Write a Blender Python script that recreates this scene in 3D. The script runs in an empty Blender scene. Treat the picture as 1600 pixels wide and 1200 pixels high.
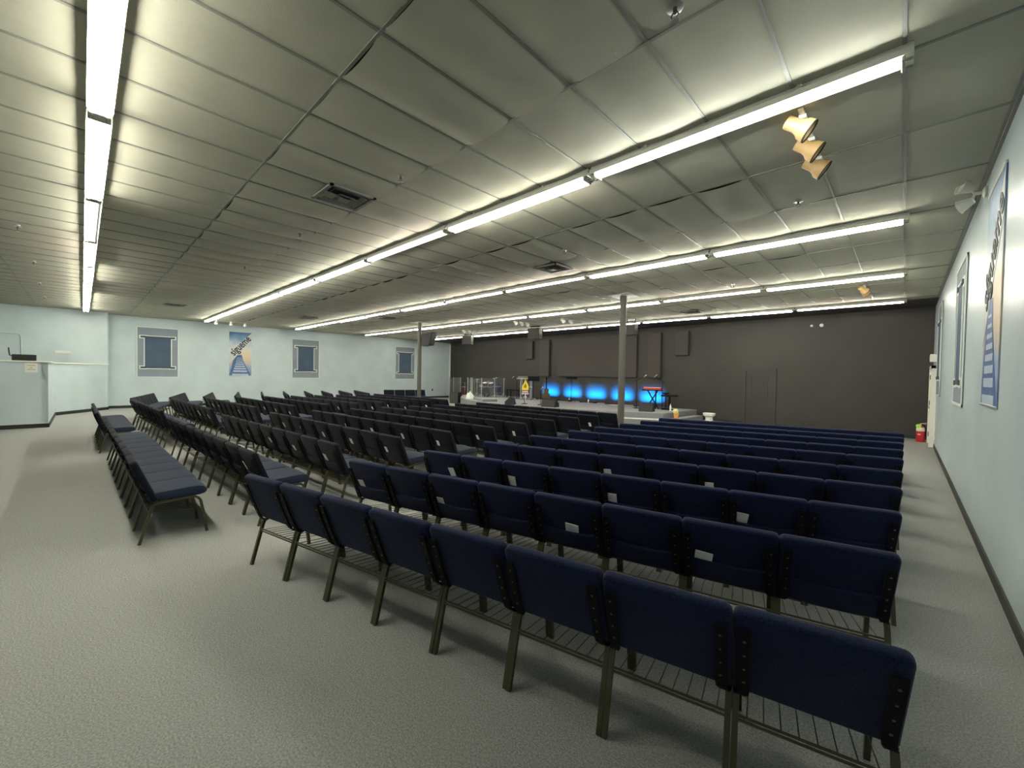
import bpy, bmesh, math, random
from mathutils import Vector, Matrix, Euler
random.seed(7)
PI = math.pi
C = bpy.context.scene.collection
# ------------------------------------------------------------------ camera, world, exposure
HC = 1.66
cam_d = bpy.data.cameras.new('camera'); cam = bpy.data.objects.new('camera', cam_d); C.objects.link(cam)
cam_d.sensor_width = 36.0; cam_d.lens = 642.0/1600*36.0; cam_d.clip_start = .05; cam_d.clip_end = 200
Rm = Matrix(((0.72277956, -0.02796469, 0.69051262), (0.69084701, 0.0033693, -0.72299313), (0.01789173, 0.99960323, 0.02175458)))
cam.matrix_world = Matrix.Translation((0, 0, HC)) @ Rm.to_4x4()
bpy.context.scene.camera = cam
wd = bpy.data.worlds.new('world'); bpy.context.scene.world = wd; wd.use_nodes = True
wd.node_tree.nodes['Background'].inputs[0].default_value = (.5, .55, .6, 1)
wd.node_tree.nodes['Background'].inputs[1].default_value = .05
vs = bpy.context.scene.view_settings
vs.view_transform = 'Standard'; vs.look = 'None'; vs.exposure = 2.42; vs.gamma = 1.0; vs.use_curve_mapping = False
TUBE = 13.0            # radiance of a lit fluorescent tube
CEIL = 3.85            # ceiling height
TZ = 3.745             # height of the tube centres
LAMP_Y = (.11, 3.74, 7.41, 11.08, 14.87)

# ------------------------------------------------------------------ materials
MATS = {}
def mat(name, col, rough=.6, metal=0., nscale=0, namt=0., bump=0., bscale=40., sheen=0., emit=None, trans=0., spec=.5, detail=2.):
    m = bpy.data.materials.new(name); m.use_nodes = True; nt = m.node_tree; b = nt.nodes['Principled BSDF']
    b.inputs['Base Color'].default_value = (*col, 1); b.inputs['Roughness'].default_value = rough
    b.inputs['Metallic'].default_value = metal; b.inputs['Specular IOR Level'].default_value = spec
    if sheen:
        b.inputs['Sheen Weight'].default_value = sheen; b.inputs['Sheen Roughness'].default_value = .45
    if trans:
        b.inputs['Transmission Weight'].default_value = trans; b.inputs['IOR'].default_value = 1.2
    if emit:
        b.inputs['Emission Color'].default_value = (*emit[0], 1); b.inputs['Emission Strength'].default_value = emit[1]
    if nscale or bump:
        tc = nt.nodes.new('ShaderNodeTexCoord')
    if nscale:
        n = nt.nodes.new('ShaderNodeTexNoise'); n.inputs['Scale'].default_value = nscale; n.inputs['Detail'].default_value = detail
        nt.links.new(tc.outputs['Object'], n.inputs['Vector'])
        r = nt.nodes.new('ShaderNodeValToRGB'); r.color_ramp.elements[0].position = .3; r.color_ramp.elements[1].position = .7
        r.color_ramp.elements[0].color = (*[c*(1-namt) for c in col], 1); r.color_ramp.elements[1].color = (*[min(1, c*(1+namt)) for c in col], 1)
        nt.links.new(n.outputs['Fac'], r.inputs['Fac']); nt.links.new(r.outputs['Color'], b.inputs['Base Color'])
    if bump:
        n2 = nt.nodes.new('ShaderNodeTexNoise'); n2.inputs['Scale'].default_value = bscale; n2.inputs['Detail'].default_value = 3
        nt.links.new(tc.outputs['Object'], n2.inputs['Vector'])
        bp = nt.nodes.new('ShaderNodeBump'); bp.inputs['Strength'].default_value = bump; bp.inputs['Distance'].default_value = .01
        nt.links.new(n2.outputs['Fac'], bp.inputs['Height']); nt.links.new(bp.outputs['Normal'], b.inputs['Normal'])
    MATS[name] = m; return m
M_blue = mat('pale_blue_wall_paint', (.52, .61, .635), .36, nscale=1.2, namt=.05, bump=.25, bscale=25)
M_dark = mat('dark_charcoal_wall_paint', (.037, .0335, .029), .62, nscale=.8, namt=.12, bump=.3, bscale=18)
M_ceil = mat('grey_ceiling_tile', (.465, .455, .365), .85, nscale=3, namt=.05, bump=.15, bscale=120)
M_tbar = mat('grey_ceiling_grid_paint', (.25, .25, .22), .5)
M_carpet = mat('grey_carpet', (.34, .345, .33), .95, nscale=110, namt=.34, bump=.6, bscale=160, detail=5, spec=.1)
M_base = mat('black_rubber_baseboard', (.02, .022, .02), .5)
M_white = mat('off_white_paint', (.78, .77, .68), .5)
M_fabric = mat('navy_speckled_upholstery', (.0065, .012, .044), .9, nscale=160, namt=.6, bump=.35, bscale=320, sheen=.12, spec=.15)
M_fabric2 = mat('navy_upholstery_darkened', (.0065, .008, .015), .9, nscale=160, namt=.5, bump=.35, bscale=320, sheen=.07, spec=.15)  # same navy upholstery, lighting and camera tone of other blocks put into the colour
M_seat = mat('navy_upholstery_lit_seat', (.020, .029, .054), .9, nscale=160, namt=.4, bump=.35, bscale=320, sheen=.12, spec=.15)  # same upholstery; light falling on the seats is painted into this paler colour
M_tube = mat('bronze_painted_steel', (.066, .060, .030), .42, metal=.3)
M_black = mat('black_bracket_steel', (.004, .004, .005), .7, spec=.2)
M_bolt = mat('zinc_bolt', (.14, .13, .11), .35, metal=.9)
M_card = mat('white_card', (.84, .84, .80), .7)
M_house = mat('white_enamel_housing', (.62, .62, .56), .4)
M_sock = mat('lamp_socket_plastic', (.35, .35, .3), .5)
M_offtube = mat('unlit_glass_tube', (.8, .8, .78), .2)
M_post = mat('brown_grey_column_paint', (.10, .092, .08), .5, bump=.1)
M_speaker = mat('black_speaker_cabinet', (.018, .017, .017), .6, bump=.2)
M_grille = mat('dark_grey_speaker_grille', (.05, .05, .045), .7, nscale=90, namt=.3)
M_stage = mat('light_grey_stage_carpet', (.34, .34, .345), .95, nscale=90, namt=.12)
M_stagef = mat('grey_stage_skirt', (.22, .235, .24), .9, nscale=60, namt=.12)
M_metal = mat('brushed_aluminium', (.62, .6, .56), .35, metal=.8)
M_cym = mat('brass_cymbal', (.85, .8, .6), .25, metal=.9)
M_tan = mat('tan_spotlight_enamel', (.62, .40, .17), .45)
M_vent = mat('grey_painted_vent_metal', (.22, .22, .2), .45)
M_ventd = mat('dark_duct_interior', (.01, .01, .01), .8)
M_red = mat('red_keyboard_body', (.6, .06, .035), .4)
M_extred = mat('red_extinguisher_enamel', (.55, .02, .03), .3)
M_lime = mat('lime_green_tag', (.4, .85, .1), .5)
M_slate = mat('slate_grey_panel_paint', (.235, .275, .315), .7, nscale=2, namt=.05)
M_navyp = mat('navy_panel_paint', (.058, .095, .15), .7, nscale=2.5, namt=.10)
M_rod = mat('dark_rod_paint', (.04, .05, .06), .6)
M_line = mat('cream_outline_paint', (.72, .76, .72), .6)
M_screen = mat('dark_taupe_fabric_panel', (.058, .052, .046), .8, bump=.1)
M_acr = mat('clear_acrylic', (.86, .88, .88), .08)
nt_ = M_acr.node_tree; mx_ = nt_.nodes.new('ShaderNodeMixShader'); mx_.inputs[0].default_value = .86; tr_ = nt_.nodes.new('ShaderNodeBsdfTransparent'); tr_.inputs[0].default_value = (.93, .95, .95, 1)
nt_.links.new(nt_.nodes['Principled BSDF'].outputs[0], mx_.inputs[1]); nt_.links.new(tr_.outputs[0], mx_.inputs[2]); nt_.links.new(mx_.outputs[0], nt_.nodes['Material Output'].inputs[0])
nt_.nodes['Principled BSDF'].inputs['Base Color'].default_value = (.30, .31, .31, 1)
M_flame = mat('yellow_flame_print', (.95, .70, .03), .5)
M_flamed = mat('dark_amber_print', (.30, .20, .02), .5)
M_pink = mat('pale_pink_print', (.85, .62, .6), .6)
M_redp = mat('red_print', (.55, .05, .05), .6)
M_lettr = mat('charcoal_letter_print', (.03, .03, .045), .6)
M_drum = mat('dark_red_drum_shell', (.10, .015, .02), .3)
M_wood = mat('dark_guitar_body', (.09, .06, .02), .3)
M_cup = mat('orange_cup', (.85, .40, .10), .5)
M_yel = mat('yellow_cloth', (.85, .85, .35), .7)

def tubemat(name, col, k=1.):
    m = bpy.data.materials.new(name); m.use_nodes = True; nt = m.node_tree; nt.nodes.clear()
    e = nt.nodes.new('ShaderNodeEmission'); e.inputs[0].default_value = (*col, 1); e.inputs[1].default_value = TUBE*k
    o = nt.nodes.new('ShaderNodeOutputMaterial'); nt.links.new(e.outputs[0], o.inputs[0]); return m
T_warm = tubemat('lit_yellowish_tube', (1.0, .985, .84))
T_pink = tubemat('lit_pinkish_tube', (1.0, .90, .80))
T_cool = tubemat('lit_neutral_tube', (.98, 1.0, .92))

# ------------------------------------------------------------------ mesh helpers
def frame_from(d):
    d = d.normalized(); a = Vector((0, 0, 1)) if abs(d.z) < .95 else Vector((1, 0, 0))
    x = d.cross(a).normalized(); return x, x.cross(d).normalized()
class MB:
    def __init__(s): s.bm = bmesh.new()
    def box(s, c, size, rot=None, bev=0, seg=2):
        r = bmesh.ops.create_cube(s.bm, size=1.0); vs_ = r['verts']
        for v in vs_: v.co = Vector((v.co.x*size[0], v.co.y*size[1], v.co.z*size[2]))
        if bev:
            es = {e for v in vs_ for e in v.link_edges}
            r2 = bmesh.ops.bevel(s.bm, geom=list(es), offset=bev, segments=seg, affect='EDGES', profile=.5)
            vs_ = list({v for f in r2['faces'] for v in f.verts} | {v for v in vs_ if v.is_valid})
        m = Matrix.Translation(Vector(c)) @ (rot.to_4x4() if rot is not None else Matrix.Identity(4))
        bmesh.ops.transform(s.bm, matrix=m, verts=vs_); return s
    def tube(s, pts, r, n=8, square=False, cap=True, closed=False):
        pts = [Vector(p) for p in pts]; rings = []; N = len(pts); prev = None
        for i, p in enumerate(pts):
            if closed: d = (pts[(i+1) % N]-pts[i-1])
            else: d = (pts[min(i+1, N-1)]-pts[max(i-1, 0)])
            if d.length < 1e-9: d = Vector((0, 0, 1))
            x, y = frame_from(d)
            if prev is not None:
                x = (prev - d.normalized()*prev.dot(d.normalized()))
                x = x.normalized() if x.length > 1e-6 else frame_from(d)[0]
                y = x.cross(d.normalized()).normalized()
            prev = x
            rr = r[i] if isinstance(r, (list, tuple)) else r
            if square: offs = [(a*rr, b*rr) for a, b in ((1, 1), (-1, 1), (-1, -1), (1, -1))]
            else: offs = [(math.cos(2*PI*k/n)*rr, math.sin(2*PI*k/n)*rr) for k in range(n)]
            rings.append([s.bm.verts.new(p + x*a + y*b) for a, b in offs])
        K = len(rings[0])
        for i in range(N if closed else N-1):
            a, b = rings[i], rings[(i+1) % N]
            for k in range(K): s.bm.faces.new((a[k], a[(k+1) % K], b[(k+1) % K], b[k]))
        if cap and not closed:
            s.bm.faces.new(rings[0][::-1]); s.bm.faces.new(rings[-1])
        return s
    def lathe(s, prof, c=(0, 0, 0), n=16, rot=None):
        rot = rot.to_4x4() if rot is not None else Matrix.Identity(4); m = Matrix.Translation(Vector(c)) @ rot; rings = []
        for r, z in prof:
            if r < 1e-6: rings.append([s.bm.verts.new(m @ Vector((0, 0, z)))])
            else: rings.append([s.bm.verts.new(m @ Vector((r*math.cos(2*PI*k/n), r*math.sin(2*PI*k/n), z))) for k in range(n)])
        for a, b in zip(rings, rings[1:]):
            for k in range(n):
                if len(a) == 1 and len(b) == 1: continue
                if len(a) == 1: s.bm.faces.new((a[0], b[(k+1) % n], b[k]))
                elif len(b) == 1: s.bm.faces.new((a[k], a[(k+1) % n], b[0]))
                else: s.bm.faces.new((a[k], a[(k+1) % n], b[(k+1) % n], b[k]))
        return s
    def prism(s, poly, depth, m=None):
        """poly: (x,y) points; extruded along +z by depth, then transformed by matrix m"""
        m = m or Matrix.Identity(4)
        a = [s.bm.verts.new(m @ Vector((x, y, 0))) for x, y in poly]; b = [s.bm.verts.new(m @ Vector((x, y, depth))) for x, y in poly]
        s.bm.faces.new(a[::-1]); s.bm.faces.new(b); n = len(poly)
        for i in range(n): s.bm.faces.new((a[i], a[(i+1) % n], b[(i+1) % n], b[i]))
        return s
    def quad(s, pts): s.bm.faces.new([s.bm.verts.new(Vector(p)) for p in pts]); return s
    def build(s, name, m, parent=None, smooth=False, loc=None):
        bmesh.ops.recalc_face_normals(s.bm, faces=s.bm.faces[:])
        me = bpy.data.meshes.new(name); s.bm.to_mesh(me); s.bm.free(); me.materials.append(m)
        if smooth:
            me.polygons.foreach_set('use_smooth', [True]*len(me.polygons))
            try: me.set_sharp_from_angle(angle=math.radians(40))
            except Exception: pass
        o = bpy.data.objects.new(name, me); C.objects.link(o)
        if parent is not None: o.parent = parent
        if loc is not None: o.location = loc
        return o
def tag(o, label, cat, group=None, kind=None):
    if label: o['label'] = label
    if cat: o['category'] = cat
    if group: o['group'] = group
    if kind: o['kind'] = kind
    return o
def thing(name, label, cat, loc=(0, 0, 0), rz=0., group=None, rot=None):
    o = bpy.data.objects.new(name, None); C.objects.link(o); o.location = loc; o.rotation_euler = rot or (0, 0, rz)
    o.empty_display_size = .1
    return tag(o, label, cat, group)
def struct(o): o['kind'] = 'structure'; return o
def copy_tree(o, parent=None):
    c = o.copy(); C.objects.link(c)
    if parent is not None: c.parent = parent
    for ch in list(o.children): copy_tree(ch, c)
    return c
RX_ = lambda a: Matrix.Rotation(a, 3, 'X'); RY_ = lambda a: Matrix.Rotation(a, 3, 'Y'); RZ_ = lambda a: Matrix.Rotation(a, 3, 'Z')
ORD = ['first', 'second', 'third', 'fourth', 'fifth', 'sixth', 'seventh', 'eighth', 'ninth', 'tenth']

# ------------------------------------------------------------------ room shell
XL, XR, YB = -23.4, .585, -5.5
def dwall_y(x): return 16.9 + (XR-x)*(1.2/23.985)       # the dark wall runs slightly askew
YD_R, YD_L = dwall_y(XR), dwall_y(XL)
b = MB(); b.quad([(XL-.3, YB-.2, 0), (XR+.3, YB-.2, 0), (XR+.3, 18.6, 0), (XL-.3, 18.6, 0)]); struct(b.build('floor', M_carpet))
# walls as slabs with thickness
b = MB(); b.prism([(XL-.2, YB), (XL, YB), (XL, YD_L+.1), (XL-.2, YD_L+.1)], 4.3); struct(b.build('wall_left', M_blue))
b = MB(); b.prism([(XR, YB), (XR+.2, YB), (XR+.2, YD_R+.3), (XR, YD_R+.2)], 4.3); struct(b.build('wall_right', M_blue))
b = MB(); b.prism([(XL-.2, YB-.2), (XR+.2, YB-.2), (XR+.2, YB), (XL-.2, YB)], 4.3); struct(b.build('wall_rear', M_blue))
b = MB(); b.prism([(XL, YD_L), (XR, YD_R), (XR, YD_R+.2), (XL, YD_L+.2)], 4.3); struct(b.build('wall_far', M_dark))
# thick section of the left wall (steps 0.55 m into the room)
b = MB(); b.prism([(XL+.001, YB), (-22.85, YB), (-22.85, .72), (XL+.001, .72)], 3.84); struct(b.build('wall_offset', M_blue))
# black painted ceiling strip beyond the last lamp row
b = MB(); b.box(((XL+XR)/2, 16.7, CEIL+.02), (XR-XL, 3.2, .05)); struct(b.build('ceiling_far', M_dark))

# suspended ceiling of sagging tiles
def tiles():
    bm = bmesh.new(); nx, ny = 6, 6; rnd = random.Random(3)
    y0, x0 = LAMP_Y[0], -.06
    j0 = -5; jn = 17
    for j in range(j0, jn):
        for i in range(-2, 39):
            xa, xb = x0 - .61*(i+1), x0 - .61*i; ya, yb = y0 + 1.2225*j, y0 + 1.2225*(j+1)
            xa, xb = max(xa, XL), min(xb, XR); ya, yb = max(ya, YB), min(yb, 15.1)
            if xb-xa < .02 or yb-ya < .02: continue
            lane = (j % 3)                      # 0: just past a lamp row, 1: middle, 2: just before the next
            base = {0: .012, 1: .038, 2: .016}[lane] * (1.25 if 0 <= ya < 8 else .8)
            if ya < 0: base *= .6
            if xb > -1.0: base *= .25
            a = base*(.6+.8*rnd.random()); e = rnd.uniform(.5, .8)
            w0 = .012; vs_ = []
            for p in range(nx+1):
                row = []
                for q in range(ny+1):
                    u, v = p/nx, q/ny
                    su = math.sin(PI*u)**.55 if 0 < u < 1 else 0
                    sv = e + (1-e)*math.sin(PI*v)
                    row.append(bm.verts.new((xa+w0*.4+(xb-xa-w0*.8)*u, ya+w0*.4+(yb-ya-w0*.8)*v, CEIL+.004 - a*su*sv)))
                vs_.append(row)
            for p in range(nx):
                for q in range(ny): bm.faces.new((vs_[p][q], vs_[p][q+1], vs_[p+1][q+1], vs_[p+1][q]))
    me = bpy.data.meshes.new('ceiling'); bm.to_mesh(me); bm.free(); me.materials.append(M_ceil)
    me.polygons.foreach_set('use_smooth', [True]*len(me.polygons))
    o = bpy.data.objects.new('ceiling', me); C.objects.link(o); return struct(o)
ceiling = tiles()
b = MB(); W = XR-XL
j = -4
while True:
    y = LAMP_Y[0]+1.2225*j
    if y > 15.1: break
    b.box(((XL+XR)/2, y, CEIL-.001), (W, .024, .012)); j += 1
for i in range(-1, 39):
    x = -.06-.61*i
    if XL < x < XR: b.box((x, (YB+15.1)/2, CEIL+.001), (.024, 15.1-YB, .010))
b.box(((XL+XR)/2, 15.1, CEIL-.005), (W, .03, .03))
b.box((XR-.0125, (YB+15.1)/2, CEIL-.005), (.025, 15.1-YB, .025)); b.box((XL+.0125, (YB+15.1)/2, CEIL-.005), (.025, 15.1-YB, .025))
g = b.build('ceiling_grid', M_tbar, ceiling)
b = MB(); b.box(((XL+XR)/2, (YB+15.1)/2, CEIL+.15), (W, 15.1-YB, .05)); struct(b.build('ceiling_deck', M_ventd))
# baseboards
b = MB(); b.box((XR-.007, (YB+15.0)/2, .05), (.014, 15.0-YB, .10)); struct(b.build('baseboard_right', M_base))
b = MB(); b.box((XL+.008, (.72+YD_L)/2, .055), (.016, YD_L-.72, .11)); b.box(((XL-22.85)/2, .728, .055), (.55, .016, .11)); b.box((-22.842, (YB+.72)/2, .055), (.016, .72-YB, .11)); struct(b.build('baseboard_left', M_base))
b = MB(); b.prism([(XL, YD_L-.015), (XR, YD_R-.015), (XR, YD_R), (XL, YD_L)], .10); struct(b.build('baseboard_far', M_base))
b = MB(); b.box(((XL+XR)/2, YB+.008, .05), (W, .016, .1)); struct(b.build('baseboard_rear', M_base))
# white corner trim where blue wall meets dark wall
b = MB(); b.box((XL+.025, YD_L-.04, 1.9), (.05, .06, 3.7)); struct(b.build('trim_1', M_white))
# half-height partition by the booth
def partition(pts, h, name, trimname, basename):
    b = MB(); cap = MB(); bs = MB()
    for (x0, y0), (x1, y1) in zip(pts, pts[1:]):
        d = Vector((x1-x0, y1-y0, 0)); L = d.length; a = math.atan2(d.y, d.x); c = Vector(((x0+x1)/2, (y0+y1)/2, 0)); nrm = Vector((-d.y, d.x, 0)).normalized()
        b.box(c - nrm*.06 + Vector((0, 0, h/2)), (L, .12, h), RZ_(a))
        cap.box(c - nrm*.05 + Vector((0, 0, h+.02)), (L+.14, .17, .04), RZ_(a), bev=.008, seg=1)
        bs.box(c + nrm*.008 + Vector((0, 0, .055)), (L+.01, .016, .11), RZ_(a))
    o = struct(b.build(name, M_blue)); struct(cap.build(trimname, M_white)); struct(bs.build(basename, M_base)); return o
PART_H = 1.77
partition([(-22.86, .70), (-20.9, -.64), (-16.95, -.64), (-16.95, YB)], PART_H, 'wall_partition', 'trim_2', 'baseboard_partition')

# ------------------------------------------------------------------ fluorescent fixtures
def make_fixture():
    t = thing('fluorescent_light', 'x', 'ceiling light', (0, 0, CEIL))
    L = 2.44
    b = MB(); b.prism([(-.05, 0), (.05, 0), (.055, -.028), (.078, -.040), (.080, -.085), (.077, -.085), (.074, -.045), (-.074, -.045), (-.077, -.085), (-.080, -.085), (-.078, -.040), (-.055, -.028)], L-.02, Matrix(((0, 0, 1, -L/2+.01), (1, 0, 0, 0), (0, 1, 0, 0), (0, 0, 0, 1))))
    b.build('housing', M_house, t)
    for s in (-1, 1):
        b = MB(); b.tube([(-L/2+.075, s*.046, TZ-CEIL), (L/2-.075, s*.046, TZ-CEIL)], .019, 8); b.build('tube', T_warm, t)
    for s in (-1, 1):
        b = MB(); b.box((s*(L/2-.06), 0, -.085), (.022, .145, .07), bev=.006, seg=1)
        for q in (-1, 1): b.tube([(s*(L/2-.05), q*.046, TZ-CEIL), (s*(L/2-.012), q*.046, TZ-CEIL)], .008, 6)
        b.build('socket', M_sock, t)
    for s in (-.6, .6):
        b = MB(); b.box((s, .0, -.004), (.035, .15, .008)); b.box((s, .07, -.024), (.035, .006, .048)); b.box((s, -.07, -.024), (.035, .006, .048)); b.build('clip', M_house, t)
    return t
fx0 = make_fixture(); first = True
ROWN = ['row above the rear aisle', 'second row from the rear aisle', 'middle row', 'second row from the stage wall', 'row nearest the dark wall']
rnd = random.Random(5)
for r, y in enumerate(LAMP_Y):
    for k in range(9):
        if r == 0 and k == 0: continue      # unseen nearest strip left out, so floor and chairs here get darker
        t = fx0 if first else copy_tree(fx0); first = False
        t.location = (-1.225-2.45*k, y, CEIL)
        t['label'] = 'lit two-tube fluorescent strip, %s from the right-wall end, %s' % (ORD[k-(r == 0)], ROWN[r])
        t['group'] = 'fluorescent strips in the ' + ROWN[r]
        mt = T_warm if rnd.random() < (.9 if r < 2 else .55 if r == 2 else .35) else T_pink
        if r == 1 and k == 0: mt = T_cool
        tb = [c for c in t.children if c.name.startswith('tube')]
        for q, c in enumerate(tb):
            me = c.data if mt is T_warm else bpy.data.meshes.get('tube_'+mt.name)
            if me is None: me = c.data.copy(); me.name = 'tube_'+mt.name; me.materials.clear(); me.materials.append(mt)
            c.data = me
            if r == 0 and k == 3 and q == 1:
                me = me.copy(); me.materials.clear(); me.materials.append(M_offtube); c.data = me; c['label'] = 'unlit glass tube'
                t['label'] = 'fluorescent strip with one dark tube, third from right-wall end, row above rear aisle'

# ------------------------------------------------------------------ chairs
PITCH = .518
def cushion(w, h, t, corner, edge, puff, top_only=True):
    """rounded pad in the xz-plane, thickness along y; centred"""
    bm = bmesh.new(); r = bmesh.ops.create_cube(bm, size=1.0)
    for v in r['verts']: v.co = Vector((v.co.x*w, v.co.y*t, v.co.z*h))
    es = [e for e in bm.edges if abs(e.verts[0].co.y-e.verts[1].co.y) > t*.5 and (e.verts[0].co.z > 0 or not top_only)]
    bmesh.ops.bevel(bm, geom=es, offset=corner, segments=4, affect='EDGES', profile=.5)
    es = [e for e in bm.edges if not (abs(e.verts[0].co.y-e.verts[1].co.y) > t*.5)]
    bmesh.ops.bevel(bm, geom=es, offset=edge, segments=3, affect='EDGES', profile=.5)
    return bm
def make_chair(near, pocket, fab=None):
    fab = fab or M_fabric
    t = thing('banquet_chair', 'x', 'chair', (0, 0, 0))
    tilt = math.atan2(.15, .38)
    # backrest
    bm = cushion(.517, .425, .056, .034, .018, 0)
    for v in bm.verts:
        u = v.co.x/.25; v.co.y += -.007*(1-u*u) + .007            # shallow wrap-around curve
    m = Matrix.Translation((0, .034, .588)) @ Matrix.Rotation(tilt, 4, 'X')
    bmesh.ops.transform(bm, matrix=m, verts=bm.verts)
    mb = MB(); mb.bm.free(); mb.bm = bm; back = mb.build('backrest', fab, t, smooth=True)
    if pocket:
        bm = bmesh.new(); N = 10; rows = []
        for q, (dz, dy) in enumerate(((-.20, -.031), (-.13, -.046), (-.05, -.044), (-.045, -.036), (-.045, -.028))):
            row = []
            for p in range(N+1):
                u = p/N*2-1; sag = -.012*math.cos(u*PI/2)*(q in (2, 3, 4)); yy = dy - (.006*math.cos(u*PI/2) if q < 4 else 0) - .007*(1-u*u)*.9+.007
                row.append(bm.verts.new((u*.222, yy, dz+sag)))
            rows.append(row)
        for a, b2 in zip(rows, rows[1:]):
            for p in range(N): bm.faces.new((a[p], a[p+1], b2[p+1], b2[p]))
        bmesh.ops.transform(bm, matrix=m, verts=bm.verts)
        mb = MB(); mb.bm.free(); mb.bm = bm; mb.build('pocket', fab, back, smooth=True)
    # seat: waterfall front
    prof = [(.095, .405), (.10, .452), (.13, .474), (.24, .478), (.36, .484), (.45, .485), (.50, .474), (.527, .448), (.53, .420), (.512, .400), (.47, .388), (.30, .390), (.15, .395)]
    bm = bmesh.new(); xs = [-.256, -.252, -.238, -.20, -.10, 0, .10, .20, .238, .252, .256]; rings = []
    cy, cz = .31, .432
    for x in xs:
        k = 1. if abs(x) < .21 else (.975 if abs(x) < .24 else (.93 if abs(x) < .254 else .80))
        puff = .006*math.cos(x/.26*PI/2)
        rings.append([bm.verts.new((x, cy+(py-cy)*(1-(1-k)*.35), cz+(pz-cz)*k + (puff if pz > .44 else 0))) for py, pz in prof])
    n = len(prof)
    for a, b2 in zip(rings, rings[1:]):
        for i in range(n): bm.faces.new((a[i], a[(i+1) % n], b2[(i+1) % n], b2[i]))
    bm.faces.new(rings[0][::-1]); bm.faces.new(rings[-1])
    mb = MB(); mb.bm.free(); mb.bm = bm; mb.build('seat', M_seat, t, smooth=True)
    lt = M_tube
    for s in (-1, 1):
        x = s*.246
        b = MB(); b.tube([(x, .005, 0), (x, .060, .20), (x, .098, .335), (x, .112, .362)], .0115, square=True); b.build('leg', lt, t)
        b = MB(); b.tube([(x, .525, 0), (x, .497, .20), (x, .472, .33), (x, .455, .358), (x, .435, .372)], .0115, square=True); b.build('leg', lt, t)
    b = MB()
    for s in (-1, 1):
        x = s*.246
        b.tube([(x, .435, .374), (x, .40, .381), (x, .28, .378), (x, .16, .370), (x, .112, .360)], .0115, square=True)
    b.tube([(-.246, .40, .378), (.246, .40, .378)], .009, square=True); b.tube([(-.246, .15, .368), (.246, .15, .368)], .009, square=True)
    b.build('seat_frame', lt, t)
    for s in (-1, 1):
        x = s*.218; b = MB()
        pts = [(x*1.10, .130, .366), (x*1.07, .090, .372), (x*1.02, .067, .395), (x, .049, .43), (x, -.010, .575), (x, -.060, .715)]
        rings = []
        for i, p in enumerate(pts):
            wv = .021 if 1 <= i else .014; dv = .006
            p = Vector(p); rings.append([b.bm.verts.new(p+Vector((dx*wv, dy*dv, 0))) for dx, dy in ((-1, -1), (1, -1), (1, 1), (-1, 1))])
        for a, c in zip(rings, rings[1:]):
            for k in range(4): b.bm.faces.new((a[k], a[(k+1) % 4], c[(k+1) % 4], c[k]))
        b.bm.faces.new(rings[0][::-1]); b.bm.faces.new(rings[-1])
        br = b.build('back_bracket', M_black, t)
        if near:
            for q in range(4):
                f = .12+.24*q; py = .049+(-.060-.049)*f-.0065; pz = .43+(.715-.43)*f
                bb = MB(); bb.lathe([(0, .004), (.004, .0035), (.0065, 0), (.0065, -.002)], (x, py, pz), 8, rot=RX_(PI/2)); bb.build('bolt', M_bolt, br, smooth=True)
    # wire book rack below the seat
    b = MB()
    b.tube([(-.246, .078, .290), (.246, .078, .290)], .0055, 6); b.tube([(-.246, .078, .272), (.246, .078, .272)], .0055, 6)
    b.tube([(-.246, .44, .225), (.246, .44, .225)], .004, 5)
    for k in range(8 if near else 7):
        x = -.205+.41*k/(7 if near else 6)
        b.tube([(x, .080, .288), (x, .26, .262), (x, .44, .232)], .0026, 4)
    b.build('book_rack', lt, t)
    return t
chair_near = make_chair(True, False); chair_near_p = make_chair(True, True); chair_far = make_chair(False, True); chair_mid = make_chair(False, True, M_fabric2)
RLy = [.93, 1.81, 2.66, 3.6, 4.49, 5.37, 6.12, 6.97, 7.78, 8.6]
RRy = [1.81, 2.82, 3.75, 4.62, 5.50, 6.42, 7.25, 8.08, 8.85, 9.6]
RXl = [-3.99, -3.97, -3.92, -3.95, -3.93, -3.88, -3.86, -3.85, -3.83, -3.81]
cl = [1.04, 1.87, 2.72, 3.57, 4.45, 5.27, 6.08, 6.89, 7.65, 8.50]; cr = [1.23, 2.10, 2.95, 3.82, 4.70, 5.52, 6.34, 7.16, 7.92, 8.74]
dl = [.93, 1.79, 2.66, 3.48, 4.30, 5.12, 5.93, 6.75, 7.58, 8.30]; dr = [1.11, 1.97, 2.84, 3.70, 4.55, 5.37, 6.15, 6.97, 7.80, 8.52]
fr = [.95, 1.83, 2.68, 3.54, 4.36, 5.2, 6.05, 6.8, 7.6, 8.35]
BLOCKS = []
for k in range(10): BLOCKS.append(('right', k, 8, (RXl[k], RLy[k]), (.06 if k == 0 else .02, RRy[k])))
for k in range(10): BLOCKS.append(('cr', k, 9, (-9.68, cl[k]), (-4.92, cr[k])))
for k in range(10): BLOCKS.append(('cl', k, 9, (-15.85, dl[k]), (-11.17, dr[k])))
for k in range(10): BLOCKS.append(('fl', k, 6, (-19.4, fr[k]+.78), (-16.36, fr[k])))
BLOCKS += [('near', 0, 10, (-10.32, .24), (-5.14, .30)), ('farb', 0, 6, (-14.3, .15), (-11.2, .16)), ('side', 0, 4, (-18.44, 12.6), (-19.16, 10.6))]
BN = {'right': 'right-hand seating block', 'cr': 'centre-right seating block', 'cl': 'centre-left seating block', 'fl': 'far-left seating block'}
RN = ['nearest row', 'second nearest row', 'third nearest row', 'fourth nearest row', 'fifth nearest row', 'sixth nearest row', 'seventh nearest row', 'third farthest row', 'second farthest row', 'farthest row']
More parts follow.
